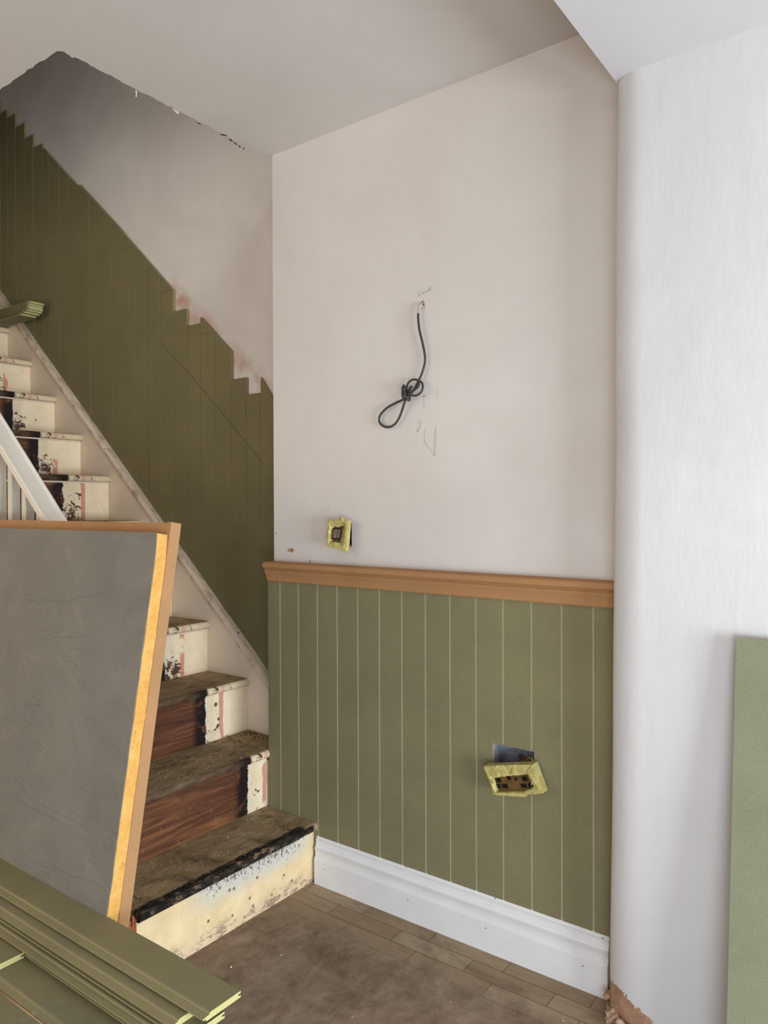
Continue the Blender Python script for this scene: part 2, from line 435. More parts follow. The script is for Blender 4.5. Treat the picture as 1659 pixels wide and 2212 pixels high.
M['terra'] = plain('pink_plaster', (196, 150, 126), .85, .1, .15, 90, .4, 200)
M['hole'] = plain('dark_hole', (70, 50, 42), .9, .1)
M['steel'] = None
def steel():
    m = N('galvanised_steel', .38, .5); m.b.inputs['Metallic'].default_value = .75
    m.col(m.ramp(m.noise(40, 5), [(.3, C(120, 124, 134)), (.7, C(176, 178, 184))])); return m.m
M['steel'] = steel(); M['steel'].node_tree.nodes['Principled BSDF'].inputs['Metallic'].default_value = .35
M['crumb'] = plain('plaster_crumbs', (196, 176, 142), .9, .1, .3, 60)
M['crumb_dark'] = plain('dirt_crumbs', (120, 98, 70), .9, .1, .3, 60)
M['broken'] = plain('broken_red_wood', (160, 92, 62), .8, .2, .25, 60, .5, 120)
M['rubble'] = plain('broken_plaster', (190, 160, 136), .9, .1, .25, 40, .8, 60)
M['fixing'] = plain('nail_hole', (60, 50, 45), .8, .2)
M['film'] = None
def film():
    m = N('clear_plastic_film', .18, .6); m.b.inputs['Transmission Weight'].default_value = .9
    m.col(C(235, 240, 238)); m.b.inputs['Alpha'].default_value = .35
    m.bump(m.noise(30, 4, sc=(1, 6, 1)), .8, .004); return m.m
M['film'] = film()

# ------------------------------------------------------------------ the setting
HC, HS = 2.3686, 2.17           # ceiling and soffit heights
YW = .142                       # face of the stair wall; the panelling on it is 12 mm thick

bm = bmesh.new()
vs = [bm.verts.new(p) for p in ((-3.4, -3.6, 0), (3.6, -3.6, 0), (3.6, .3, 0), (-3.4, .3, 0))]; bm.faces.new(vs)
box(bm, -3.4, 3.6, -3.6, .3, -.12, -.001)
tag(obj('floor', bm, M['floor']), 'worn brown wood block floor with dirty grey middle', kind='structure')

# main wall with a hole for the switch box (x .28-.336, z 1.075-1.145)
def slab_with_holes(bm, x0, x1, z0, z1, y0, y1, holes, mi=0, rabx=None):
    xs = sorted({x0, x1, *[min(max(h[k], x0), x1) for h in holes for k in (0, 1)]})
    zs = sorted({z0, z1, *[min(max(h[k], z0), z1) for h in holes for k in (2, 3)]})
    for a, b in zip(xs, xs[1:]):
        run = None
        for c, d in zip(zs, zs[1:]):
            mx, mz = (a+b)/2, (c+d)/2
            inside = any(h[0] < mx < h[1] and h[2] < mz < h[3] for h in holes)
            if not inside:
                if run is None: run = [c, d]
                else: run[1] = d
            else:
                if run: box(bm, a, b, y0, y1, run[0], run[1], mi)
                run = None
        if run: box(bm, a, b, y0, y1, run[0], run[1], mi)
SW = (.262, .3345, 1.073, 1.146)        # switch back box opening
SK = (.828, .949, .455, .5625)          # socket back box opening
CB = (.5935, .6035, 1.772, 1.786)
bm = bmesh.new()
slab_with_holes(bm, 0, 1.26, 0, HC+.06, 0, YW+.1, [SW, SK, CB])
wall = tag(obj('wall_back', bm, M['wall']), 'off-white plastered wall above the green panelling', kind='structure')

bm = bmesh.new(); box(bm, -3.4, .0, YW, YW+.1, 0, 5.0)
tag(obj('wall_stair', bm, M['stairwall']), 'plastered wall beside the stairs above jagged panelling', kind='structure')

# pier with rounded corner (slightly out of plumb, wavy)
bm = bmesh.new()
nz, na = 60, 14
rows = []
for i in range(nz+1):
    z = HS*i/nz + (.004 if i == nz else 0)
    f = 1-i/nz
    cx, cyy = 1.256, -.064
    R = .067+.022*f
    cx -= .0*f
    pts = [Vector((cx-R, .03, z))]
    for k in range(na+1):
        a = math.pi + (math.pi/2)*k/na
        Rk = R
        x = cx+math.cos(a)*R; y = cyy+math.sin(a)*.045 if False else cyy+math.sin(a)*.045
        w = noise.noise(Vector((x*6, y*6, z*3.2)))*.0028*min(1, (1-abs(2*i/nz-1))*6+.3)
        pts.append(Vector((x+w, y+w, z)))
    for xx in (1.32, 1.42, 1.55, 1.8, 2.2, 3.6):
        pts.append(Vector((xx, -.109, z)))
    rows.append([bm.verts.new(p) for p in pts])
for i in range(nz):
    for k in range(len(rows[0])-1):
        bm.faces.new((rows[i][k], rows[i][k+1], rows[i+1][k+1], rows[i+1][k]))
bmesh.ops.recalc_face_normals(bm, faces=bm.faces[:])
# close the back so that it is a solid pier
top = rows[-1]; bot = rows[0]
c0 = bm.verts.new((3.6, .24, 0)); c1 = bm.verts.new((3.6, .24, HS+.004)); d0 = bm.verts.new((1.2, .24, 0)); d1 = bm.verts.new((1.2, .24, HS+.004))
bm.faces.new([bot[-1], c0, c1, top[-1]]); bm.faces.new([c0, d0, d1, c1])
pier = obj('wall_right', bm, M['pier'], smooth=True)
tag(pier, 'white plastered pier with a rounded corner, bare render at its foot', kind='structure')

# ceilings: ragged plaster edge round the stair opening
random.seed(3)
def jag(t, a): return a*noise.noise(Vector((t*23, 1.7, .3)))+a*.5*noise.noise(Vector((t*71, 4.7, .3)))
bm = bmesh.new()
XC, YC = -.021, -.739
edge = [(XC, .0)]
n = 60
for i in range(1, n):
    t = i/n; edge.append((XC+jag(t*3, .006), YC*t))
edge.append((XC-.004, YC+.006)); edge.append((XC-.012, YC))
for i in range(1, 60):
    t = i/60*1.2; edge.append((XC-.012-t, YC+jag(t*3+9, .005)))
edge.append((-3.4, YC))
poly = [(3.6, .0), ] + edge + [(-3.4, -3.6), (3.6, -3.6)]
prism(bm, poly, lambda p, t: (p[0], p[1], t), HC, HC+.06)
bmesh.ops.triangulate(bm, faces=[f for f in bm.faces if len(f.verts) > 4])
tag(obj('ceiling', bm, M['ceil']), 'flat off-white ceiling with a ragged edge at the stairwell', kind='structure')
bm = bmesh.new(); box(bm, 1.19, 3.6, -3.6, .0, HS, HC-.001)
tag(obj('ceiling', bm, M['soffit']), 'lower white soffit above the rounded pier', kind='structure')
# upstairs enclosure seen through the opening
bm = bmesh.new(); box(bm, -3.4, .0, YC-.12, YC-.02, HC+.062, 5.0)
tag(obj('wall_landing', bm, M['wall']), kind='structure')
bm = bmesh.new(); box(bm, -3.5, -3.4, -.85, .24, 0, 5.0)
tag(obj('wall_left', bm, M['wall']), kind='structure')
bm = bmesh.new(); box(bm, -3.4, 2.2, YC-.12, .24, 5.0, 5.05)
tag(obj('ceiling', bm, M['ceil']), kind='structure')
bm = bmesh.new(); box(bm, 2.1, 2.2, YC-.12, .24, HC+.062, 5.0)
tag(obj('wall_landing', bm, M['wall']), kind='structure')
bm = bmesh.new(); box(bm, .0, 2.1, YC-.12, YC-.02, HC+.062, 5.0)
tag(obj('wall_landing', bm, M['wall']), kind='structure')
bm = bmesh.new(); box(bm, .0, 2.1, YW, .24, HC+.062, 5.0)
tag(obj('wall_landing', bm, M['wall']), kind='structure')

# flakes on the ragged ceiling edge
def flake(pts, mat, name):
    bm = bmesh.new()
    vs = [bm.verts.new(p) for p in pts]; f = bm.faces.new(vs)
    r = bmesh.ops.extrude_face_region(bm, geom=[f])
    for v in r['geom']:
        if isinstance(v, bmesh.types.BMVert): v.co += Vector((.0012, .0008, 0))
    bmesh.ops.recalc_face_normals(bm, faces=bm.faces[:])
    return obj(name, bm, mat)
def edge_at(u, v): return at(u, v, 0, XC)
def px_poly(pts, ax, val): return [at(u, v, ax, val) for u, v in pts]
f1 = flake(px_poly([(371, 234), (379, 232), (388, 234), (386, 240), (385, 247), (379, 243), (376, 239)], 0, XC-.006), M['ceil'], 'paint_flake')
tag(f1, 'largest white flake of paint hanging from ragged ceiling edge', 'paint flake')
f2 = flake(px_poly([(292, 195), (295, 196), (295, 203), (294, 210), (292.5, 209), (293.5, 203)], 0, XC-.005), M['ceil'], 'paint_flake')
tag(f2, 'thin white paint strip dangling from the stairwell ceiling edge', 'paint flake')
f3 = flake(px_poly([(152, 117), (158, 119), (159, 125), (155, 124), (151, 121)], 0, XC-.004), M['ceil'], 'paint_flake')
tag(f3, 'small torn paint flake near outer corner of the stairwell ceiling', 'paint flake')
ce = bpy.data.objects['ceiling']
for pts in ([(494, 298), (500, 300), (503, 304), (498, 303)], [(503, 304), (510, 308), (514, 313), (508, 309)], [(516, 312), (520, 315), (518, 318)], [(524, 317), (529, 320), (526, 321)], [(474, 288), (492, 289), (489, 292), (480, 291)], [(424, 262), (432, 265), (434, 268), (428, 265)], [(152, 118), (157, 120), (155, 122)]):
    o = flake([p+Vector((-.0015, 0, -.002)) for p in px_poly(pts, 0, XC-.006)], M['hole'], 'broken_edge'); o.parent = ce

# wall chips
def chip(name, u, v, ru, rv, mat, parent, seed=0, deep=None):
    bm = bmesh.new(); c = at(u, v, 1, 0); n = 18; ring = []
    for k in range(n):
        a = 2*math.pi*k/n; w = 1+.22*noise.noise(Vector((math.cos(a)*1.5, math.sin(a)*1.5, seed)))
        ring.append((c.x+ru*w*math.cos(a), c.z+rv*w*math.sin(a)))
    A = [bm.verts.new((x, -.0006, z)) for x, z in ring]; B = [bm.verts.new((x, .001, z)) for x, z in ring]
    I = [bm.verts.new((c.x+(x-c.x)*.6, -.0014, c.z+(z-c.z)*.6)) for x, z in ring]
    bm.faces.new(B)
    for k in range(n):
        j = (k+1) % n; bm.faces.new((A[k], A[j], B[j], B[k])); bm.faces.new((A[k], A[j], I[j], I[k]))
    bm.faces.new(I)
    bmesh.ops.recalc_face_normals(bm, faces=bm.faces[:])
    o = obj(name, bm, mat, parent); return o
chip('plaster_chip', 629, 1188.5, .0155, .0072, M['terra'], wall, 1)
chip('plaster_chip', 670, 1213, .0042, .0034, M['terra'], wall, 2)
chip('nail_hole', 597, 1152, .0018, .002, M['hole'], wall, 3)
o = chip('plaster_chip', 631, 1188, .003, .003, M['hole'], wall, 5)
o.location.y -= .0009

# pencil marks on the wall (traced strokes as fine graphite ribbons)
def strokes(lines, name, parent, w=.0006, y=-.0004, mat='pencil'):
    bm = bmesh.new()
    for L in lines:
        P = catmull([at(u, v, 1, 0) for u, v in L], 5) if len(L) > 2 else [at(u, v, 1, 0) for u, v in L]
        for a, b in zip(P, P[1:]):
            d = (b-a); 
            if d.length < 1e-6: continue
            d.normalize(); nrm = Vector((-d.z, 0, d.x))*w/2
            q = [bm.verts.new((p.x, y, p.z)) for p in (a-nrm, b-nrm, b+nrm, a+nrm)]; bm.faces.new(q)
    return obj(name, bm, M[mat], parent)
z = lambda x, y: (640+x/3.4556, 580+y/3.4556)    # zoomed survey crop to photo pixels
strokes([[z(910, 180), z(925, 172), z(935, 168)], [z(912, 180), z(914, 205), z(908, 212)], [z(914, 206), z(930, 196), z(935, 188)],
         [z(935, 190), z(945, 178), z(950, 186), z(941, 194)], [z(952, 186), z(956, 174), z(962, 182), z(966, 170), z(972, 176)],
         [z(974, 168), z(982, 158), z(988, 166), z(978, 172), z(974, 166)], [z(988, 160), z(1000, 148), z(1004, 138), z(994, 146), z(996, 160), z(1008, 154)]], 'pencil_writing', wall)
strokes([[z(926, 1140), z(912, 1150), z(914, 1162), z(930, 1158), z(932, 1146), z(922, 1138)],
         [z(926, 1168), z(930, 1180), z(918, 1182), z(914, 1174)], [z(920, 1182), z(922, 1194), z(908, 1194), z(904, 1184)],
         [z(918, 1204), z(906, 1200), z(898, 1208), z(908, 1214), z(916, 1206), z(904, 1216), z(896, 1222)]], 'pencil_writing', wall)
strokes([[z(936, 960), z(966, 952)], [z(952, 946), z(955, 1035)], [z(944, 962), z(952, 948), z(962, 958)],
         [z(960, 1200), z(957, 1240), z(957, 1296)], [z(950, 1292), z(966, 1298)], [z(957, 1296), z(1000, 1352), z(1036, 1406)],
         [z(1036, 1200), z(1030, 1300), z(1028, 1396)], [z(1042, 1180), z(1042, 1300), z(1036, 1406)], [z(1050, 905), z(1050, 960)]], 'pencil_mark', wall, .00055)
strokes([[z(218, 1790), z(214, 1824)], [z(244, 1776), z(240, 1806), z(258, 1822)]], 'pencil_mark', wall, .0005)

# ------------------------------------------------------------------ skirting and dado rail
def run(profile, x0, x1, name, mat):
    """profile = (outward, z) pairs; outward is towards the room"""
    bm = bmesh.new(); prism(bm, profile, lambda p, t: (t, -p[0], p[1]), x0, x1); return obj(name, bm, mat)
sk = [(0, 0), (.026, 0), (.026, .080), (.0245, .084), (.021, .086), (.0205, .098), (.022, .107), (.0245, .112), (.0245, .1145), (.0205, .1155), (.019, .121),
      (.0165, .128), (.0155, .1335), (.0175, .135), (.0175, .139), (.014, .1405), (.014, .1445), (.012, .148), (.008, .150), (0, .150)]
sko = run(sk, .197, 1.146, 'baseboard_back', M['primer'])
tag(sko, 'white primed moulded skirting board under the green panelling', kind='structure')
bm = bmesh.new()
def stud(bm, c, r, y):
    ring = [bm.verts.new((c.x+r*math.cos(k*math.pi/4), y, c.z+r*math.sin(k*math.pi/4))) for k in range(8)]
    bm.faces.new(ring)
for u, v in ((701, 1878), (881, 1945), (1049, 2005), (1259, 2087), (878, 1871), (1070, 1938), (1302, 2024)):
    p = at(u, v, 1, -.0265)
    if p.z > .09: p = at(u, v+3, 1, -.0178)
    stud(bm, p, .0017, -.0264 if p.z < .09 else -.0178)
obj('nail_hole', bm, M['fixing'], sko)

dr = [(0, .95), (.019, .95), (.0215, .953), (.0225, .962), (.026, .972), (.0315, .982), (.0335, .987), (.030, .990), (.0305, .992), (.036, .994), (.041, .999), (.042, 1.005), (.039, 1.011), (.033, 1.014), (0, 1.0155)]
dro = run(dr, -.0135, 1.182, 'trim_1', M['rail'])
tag(dro, 'bare brown moulded dado rail along top of the green panelling', kind='structure')
# ------------------------------------------------------------------ panelling boards
def wboard(x0, x1, zb0, zb1, zt0, zt1, yf, t, mats, parent, holes=(), first=False):
    """one tongue-and-groove board: face, routed bead on its right edge; sloping or square top"""
    bm = bmesh.new(); g = .0038; d = .0032
    def seg(xa, xb, yy, mi, inset=0):
        def zt(x): return zt0+(zt1-zt0)*(x-x0)/(x1-x0)
        def zb(x): return zb0+(zb1-zb0)*(x-x0)/(x1-x0)
        if holes:
            for h in holes:
                if h[1] > xa+1e-5 and h[0] < xb-1e-5:
                    a0, b0 = max(xa, h[0]), min(xb, h[1])
                    if a0 > xa+1e-5: seg2(xa, a0, yy, mi, zb, zt)
                    if b0 < xb-1e-5: seg2(b0, xb, yy, mi, zb, zt)
                    seg2(a0, b0, yy, mi, zb, lambda x: h[2]); seg2(a0, b0, yy, mi, lambda x: h[3], zt)
                    return
        seg2(xa, xb, yy, mi, zb, zt)
    def seg2(xa, xb, yy, mi, zb, zt):
        v = [bm.verts.new(p) for p in ((xa, yy, zb(xa)), (xb, yy, zb(xb)), (xb, yy, zt(xb)), (xa, yy, zt(xa)), (xa, yf+t, zb(xa)), (xb, yf+t, zb(xb)), (xb, yf+t, zt(xb)), (xa, yf+t, zt(xa)))]
        for q, m_ in (((0, 1, 2, 3), mi), ((4, 7, 6, 5), 0), ((0, 3, 7, 4), 1 if mi == 0 else 1), ((1, 5, 6, 2), 1), ((3, 2, 6, 7), 1), ((0, 4, 5, 1), 1)):
            bm.faces.new([v[i] for i in q]).material_index = m_
    seg(x0+.0011, x1-g, yf, 0); seg(x1-g, x1-.0002, yf+d, 1)
    return obj('board', bm, mats, parent)

pan = thing('wall_panelling', 'green board panelling on the main wall between dado rail and skirting', 'panelling', (.6, 0, 0))
PP = .08199; O = .04142
xe = [-.0135]+[O+PP*k for k in range(14)]+[1.186]
for a, b in zip(xe, xe[1:]):
    inset = b > .19
    wboard(a, b, .148 if a > .19 else 0.0, .148 if a > .19 else 0.0, .951, .951, -.0125, .012, [M['green'], M['green_rout']], pan, [SK])
# edge strip closing the corner into the stair recess
bm = bmesh.new(); box(bm, -.0175, -.0145, -.0125, .08, .19, .951); obj('edge_strip', bm, [M['green']], pan)

span = thing('stair_panelling', 'dim green board panelling with jagged stepped top on the stair wall', 'panelling', (-1, YW, 1))
edges = [-3.37+.0836*k for k in range(15)]
edges = [e for e in edges if e < -2.2]
edges = [-3.0, -2.91, -2.83, -2.745, -2.66, -2.58, -2.495, -2.41, -2.33, -2.245, -2.16, -2.078, -2.004, -1.923, -1.834, -1.753, -1.669, -1.609, -1.524, -1.442, -1.358, -1.276, -1.193, -1.106, -1.022, -.938, -.856, -.773, -.69, -.607, -.526, -.35, -.269, -.195, -.118, -.036, .0]
edges.insert(edges.index(-.35), -.44)
def outline(a, b):
    m = (a+b)/2
    if m < -2.004: t = 3.2108+(-2.04-m)*.86; return t, t
    for x0, x1, h in ((-2.004, -1.923, 3.168), (-1.923, -1.834, 3.095), (-1.834, -1.753, 3.014), (-1.753, -1.669, 2.945)):
        if x0 < m < x1: return h, h
    def L(p, q): return tuple(p[1]+(q[1]-p[1])*(x-p[0])/(q[0]-p[0]) for x in (a, b))
    if m < -1.35: return L((-1.669, 2.925), (-1.352, 2.6455))
    if m < -1.003: return L((-1.344, 2.6561), (-1.006, 2.3603))
    if m < -.689: return L((-1.0, 2.351), (-.688, 2.068))
    if m < -.608: return 1.9835, 1.9835
    if m < -.526: return 1.914, 1.914
    if m < -.352: return L((-.5246, 1.937), (-.351, 1.784))
    if m < -.269: return 1.676, 1.676
    if m < -.196: return 1.612, 1.612
    return L((-.194, 1.668), (-.1355, 1.587))
for a, b in zip(edges, edges[1:]):
    t0, t1 = outline(a, b)
    zc = lambda x: max(.0, -.89*x+.30)
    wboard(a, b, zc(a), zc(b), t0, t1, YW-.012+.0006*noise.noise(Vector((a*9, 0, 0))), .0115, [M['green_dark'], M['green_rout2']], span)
def pline(bm, pts, y, w=.0010):
    P = [at(u, v, 1, y) for u, v in pts]
    for a_, b_ in zip(P, P[1:]):
        d_ = (b_-a_).normalized(); n_ = Vector((-d_.z, 0, d_.x))*w/2
        bm.faces.new([bm.verts.new((p.x, y, p.z)) for p in (a_-n_, b_-n_, b_+n_, a_+n_)])
for pts in ([(348, 742), (420, 820), (498, 915), (568, 1000)], [(346, 632), (368, 627)], [(434, 722), (455, 717)], [(92, 328), (104, 324)], [(270, 537), (286, 532)]):
    bm = bmesh.new(); pline(bm, pts, YW-.0130); obj('pencil_mark', bm, M['pencil_dark'], span)
# ------------------------------------------------------------------ staircase
G, RI = .21374, .19025
XN1 = .2023
NL = -.672           # near end of the treads
YS = .0994           # inner face of the wall string
st = thing('staircase', 'worn stripped staircase with cream string, chipped white handrail and dark risers', 'staircase', (0, -.3, 0))
def z_line(x, c): return -.89*x+c
for k in range(1, 15):
    xn = XN1-G*(k-1); zt = RI*k
    ye = -.0135 if k <= 2 else YS-.0005
    th = .026; nose = .018
    # tread
    bm = bmesh.new()
    xb = xn-G-.0215
    prof = [(xb-xn, 0), (xb-xn, -th), (-.010, -th)]
    for j in range(7):
        a = -math.pi/2+math.pi*j/6; prof.append((-.012+.012*math.cos(a), -th/2+th/2*math.sin(a)))
    ysub = 24
    prism(bm, prof, lambda p, t: (p[0], t, p[1]), NL, ye if k != 2 else -.0135)
    if k == 2:
        # part of the second tread that runs back into the recess
        prism(bm, [(xb-xn, 0), (xb-xn, -th), (-.012, -th), (-.012, 0)], lambda p, t: (p[0], t, p[1]), -.0135, YS-.0005)
    o = obj('tread', bm, M['tread1'] if k == 1 else M['tread'], None); o.location = (xn, 0, zt); o.parent = st
    o.matrix_parent_inverse = Matrix.Translation(st.location).inverted()
    # riser
    bm = bmesh.new(); xr = xn-nose
    yr = -.0135 if k == 1 else YS-.0005
    box(bm, -.016, 0, NL, yr, 0, RI-th if k > 1 else RI-th)
    mt = riser_mat('riser_paint', k*1.3+.4, pink={3: 1, 4: .6, 5: .5, 6: .7, 7: 1.2, 9: 0, 10: .2}.get(k, .1), chips={4: 1.0, 7: .85, 8: 1.0, 9: .8, 10: .9, 3: .5, 2: .4}.get(k, .6), first=(k == 1), yb={2: -.098, 3: -.092, 4: -.10, 7: -.112, 8: -.098, 9: -.098}.get(k, -.10))
    o = obj('riser', bm, mt, None); o.location = (xr, 0, RI*(k-1)); o.parent = st
    o.matrix_parent_inverse = Matrix.Translation(st.location).inverted()
    # small quarter bead under the nosing and scotia
    bm = bmesh.new(); box(bm, xr, xr+.006, NL, min(yr, ye), zt-th-.007, zt-th, 0, .0015, 1)
    if k > 3: obj('scotia', bm, M['string'], st)
    else: bm.free()
# broken end of the bottom step
bm = bmesh.new()
for j in range(6):
    y0 = NL-.024+.004*j
    box(bm, .168, .1845+.001*(j % 2), y0, y0+.0038, 0, .163+.012*math.sin(j*2.3)+.004*j)
obj('broken_end', bm, M['broken'], st)

# wall string and its moulded cap
def sloped(bm, x0, x1, cb, ct, y0, y1, mi=0):
    v = [bm.verts.new(p) for p in ((x0, y0, z_line(x0, cb)), (x1, y0, z_line(x1, cb)), (x1, y0, z_line(x1, ct)), (x0, y0, z_line(x0, ct)),
                                   (x0, y1, z_line(x0, cb)), (x1, y1, z_line(x1, cb)), (x1, y1, z_line(x1, ct)), (x0, y1, z_line(x0, ct)))]
    for q in ((0, 1, 2, 3), (4, 7, 6, 5), (0, 3, 7, 4), (1, 5, 6, 2), (3, 2, 6, 7), (0, 4, 5, 1)):
        bm.faces.new([v[i] for i in q]).material_index = mi
bm = bmesh.new(); sloped(bm, -2.9, -.001, .16, .438, YS, YW-.0125); s_ = obj('wall_string', bm, M['string'], st)
bm = bmesh.new()
capp = [(YW-.0126, .425), (YS+.001, .425), (YS-.003, .4265), (YS-.003, .432), (YS-.001, .434), (YS-.0045, .4375), (YS-.006, .444), (YS-.0045, .4515), (YS, .4555), (YS+.008, .459), (YW-.0126, .460)]
prism(bm, capp, lambda p, t: (t, p[0], z_line(t, p[1])), -2.9, -.001); obj('string_cap', bm, M['cap'], s_)

# outer string, balusters, newel, handrail
YO = -.64
bm = bmesh.new(); sloped(bm, -2.6, .08, .17, .40, -.695, -.673); so = obj('outer_string', bm, M['white_paint'], st)
c1 = at(132, 1115, 1, YO+.030); c0 = at(0, 905, 1, YO+.030); ct = ((c1.z+.89*c1.x)+(c0.z+.89*c0.x))/2
b1 = at(75, 1112, 1, YO-.028); cb = b1.z+.89*b1.x
print('handrail consts', ct, cb)
bm = bmesh.new(); hh = ct-cb; n = 12; pr = []
pr += [(YO-.022, cb), (YO+.022, cb), (YO+.026, cb+.010), (YO+.022, cb+.020), (YO+.030, cb+.035)]
for j in range(9):
    a = math.pi*j/8*1.0; pr.append((YO+.031*math.cos(a), cb+.045+(hh-.038)*math.sin(a)*1.0))
pr += [(YO-.030, cb+.035), (YO-.022, cb+.020), (YO-.026, cb+.010)]
prism(bm, pr, lambda p, t: (t, p[0], z_line(t, p[1])), -2.6, .045)
for f in bm.faces: f.smooth = abs(f.normal.x) < .9 and f.calc_center_median().z > z_line(f.calc_center_median().x, cb+.036)
obj('handrail', bm, M['handrail'], st)
u0 = at(21, 1100, 1, YO-.013).x; u1 = at(51, 1100, 1, YO-.013).x; sp = u1-u0
k = -1
print('balusters', u0, u1)
for k in range(-12, 6):
    x = u0+sp*k
    if x < -2.2 or x > .0: continue
    bm = bmesh.new(); w = .0125; xa, xb2 = x-w, x+w
    v = [bm.verts.new(p) for yy in (YO-.0125, YO+.0125) for p in ((xa, yy, z_line(xa, .395)), (xb2, yy, z_line(xb2, .395)), (xb2, yy, z_line(xb2, cb+.004)), (xa, yy, z_line(xa, cb+.004)))]
    for q in ((0, 1, 2, 3), (4, 7, 6, 5), (0, 3, 7, 4), (1, 5, 6, 2), (3, 2, 6, 7), (0, 4, 5, 1)): bm.faces.new([v[i] for i in q])
    obj('baluster', bm, M['white_paint'], st)
bm = bmesh.new(); sloped(bm, -2.6, .04, .385, .40, -.70, YO+.025); obj('baluster_rail', bm, M['white_paint'], st)
bm = bmesh.new(); box(bm, .030, .085, YO-.0275, YO+.0275, .2, 1.06, 0, .004); box(bm, .025, .090, YO-.0325, YO+.0325, 1.06, 1.085, 0, .006); obj('newel_post', bm, M['white_paint'], st)

# ------------------------------------------------------------------ grey-faced board leaning on the stairs
XB = .385
P1 = at(392, 1132, 0, XB); P0 = at(279.5, 1995, 0, XB)
d = (P1-P0).normalized(); d.x = 0; d.normalize()
nrm = Vector((0, -d.z, d.y))        # towards the camera side
base = P1 - d*(P1.z/d.z) + d*.012
base.x = XB
Lh = (P1-base).length
print('lean', d, base, Lh)
pb = thing('insulated_board', 'grey-faced insulation board with yellow foam edge leaning in front of the stairs', 'board', base)
def bq(bm, x0, x1, n0, n1, h0, h1, mi=0):
    v = []
    for x in (x0, x1):
        for nn in (n0, n1):
            for hh_ in (h0, h1):
                p = base+d*hh_+nrm*nn; v.append(bm.verts.new((x, p.y, p.z)))
    for q in ((0, 1, 3, 2), (4, 6, 7, 5), (0, 4, 5, 1), (2, 3, 7, 6), (0, 2, 6, 4), (1, 5, 7, 3)): bm.faces.new([v[i] for i in q]).material_index = mi
    bmesh.ops.recalc_face_normals(bm, faces=bm.faces[:])
XL = -.78
TT = .027
bm = bmesh.new(); bq(bm, XL, XB-.018, 0, TT, 0, Lh-.001); obj('backing_board', bm, M['tan'], pb)
bm = bmesh.new(); bq(bm, XB-.0178, XB, -.001, TT+.001, 0, Lh+.001); bmesh.ops.bevel(bm, geom=bm.edges[:], offset=.0015, segments=1, affect='EDGES'); obj('edge_lipping', bm, M['tan'], pb)
def ragged_layer(n0, n1, hT, right, amp, seed, mat, name):
    bm = bmesh.new(); m_ = 70; A = []
    pts = []
    for i in range(m_+1):
        h = hT*i/m_; r = right+amp*noise.noise(Vector((h*14, seed, 0)))+amp*.5*noise.noise(Vector((h*60, seed, 2)))
        if i > m_-4: r -= .006*((i-(m_-4))/4)**2
        pts.append((r, h))
    nt = 40; top = []
    for i in range(1, nt):
        x = right-.006+(XL-right)*i/nt; top.append((x, hT+.0018*noise.noise(Vector((x*25, seed, 5)))))
    poly = [(XL, 0)]+pts+top+[(XL, hT)]
    def mp(p, t): q = base+d*p[1]+nrm*t; return (p[0], q.y, q.z)
    prism(bm, poly, mp, n0, n1)
    bmesh.ops.triangulate(bm, faces=[f for f in bm.faces if len(f.verts) > 4])
    return obj(name, bm, mat, pb)
hT = Lh-.029
ragged_layer(TT+.0005, TT+.029, hT, XB-.003, .0022, 1, M['foam'], 'foam_core')
ragged_layer(TT+.0292, TT+.0312, hT+.001, XB-.0035, .003, 4, M['grey'], 'grey_facing')

# ------------------------------------------------------------------ stacks of loose boards
def tg(bm, L0, L1, yb, wid, zt, t, cutmi=1, rot=0):
    """tongue-and-groove board: groove edge at yb (far), tongue towards the camera"""
    yf = yb-wid
    pr = [(yb, zt), (yb, zt-.34*t), (yb-.006, zt-.36*t), (yb-.006, zt-.62*t), (yb, zt-.64*t), (yb, zt-t), (yf+.001, zt-t), (yf, zt-.9*t), (yf, zt-.66*t), (yf-.0065, zt-.64*t), (yf-.0065, zt-.36*t), (yf, zt-.34*t),
          (yf, zt-.30*t), (yf+.007, zt-.28*t), (yf+.0085, zt-.10*t), (yf+.011, zt)]
    prism(bm, pr, lambda p, s: (s, p[0], p[1]), L0, L1, 0, cutmi)
    for f in bm.faces:
        c = f.calc_center_median()
        if f.material_index == 0 and (c.y < yf+.011 and c.z > zt-t*.99 and abs(f.normal.x) < .5): f.material_index = 2 if c.y < yf+.0085 else 0
ZT = .335; T = .0115
pile = []
GM = [M['green'], M['green_cut'], M['green_rout2']]
def loose(x0, x1, yb, zt, label, wid=.079, t=T, group=None, name='tongue_and_groove_board', dark=False):
    bm = bmesh.new()
    tg(bm, x0, x1, yb, wid, zt, t)
    c = Vector(((x0+x1)/2, yb-wid/2, zt-t))
    bmesh.ops.translate(bm, verts=bm.verts[:], vec=-c)
    o = obj(name, bm, GM); o.location = c
    tag(o, label, 'board', group)
    return o
a = at(520, 2140, 2, ZT)
print('stack corner', a, at(425, 2192, 2, ZT), at(0, 1845, 2, ZT))
XLs = -1.0
FG = 'green tongue-and-groove boards in the foreground pile'
e2 = at(405, 2189, 2, ZT-T); e3 = at(484, 2184, 2, ZT-T*2)
o = loose(XLs, a.x, a.y, ZT, 'topmost green tongue-and-groove board of the foreground pile', group=FG)
loose(XLs+.05, e2.x, a.y-.033, ZT-T, 'green board second from top of the foreground pile, cut end set back', group=FG)
loose(XLs, e3.x, a.y-.030, ZT-2*T-.001, 'green board third from top of foreground pile, end poking out below the top board', group=FG)
loose(XLs+.02, e3.x-.07, a.y-.048, ZT-3*T-.002, 'green board fourth from top of the foreground pile', group=FG)
loose(XLs, e3.x-.05, a.y-.042, ZT-4*T-.003, 'green board fifth from top of the foreground pile', group=FG)
zz = ZT-5*T-.004
p = at(52, 2057, 2, zz+T*.98)
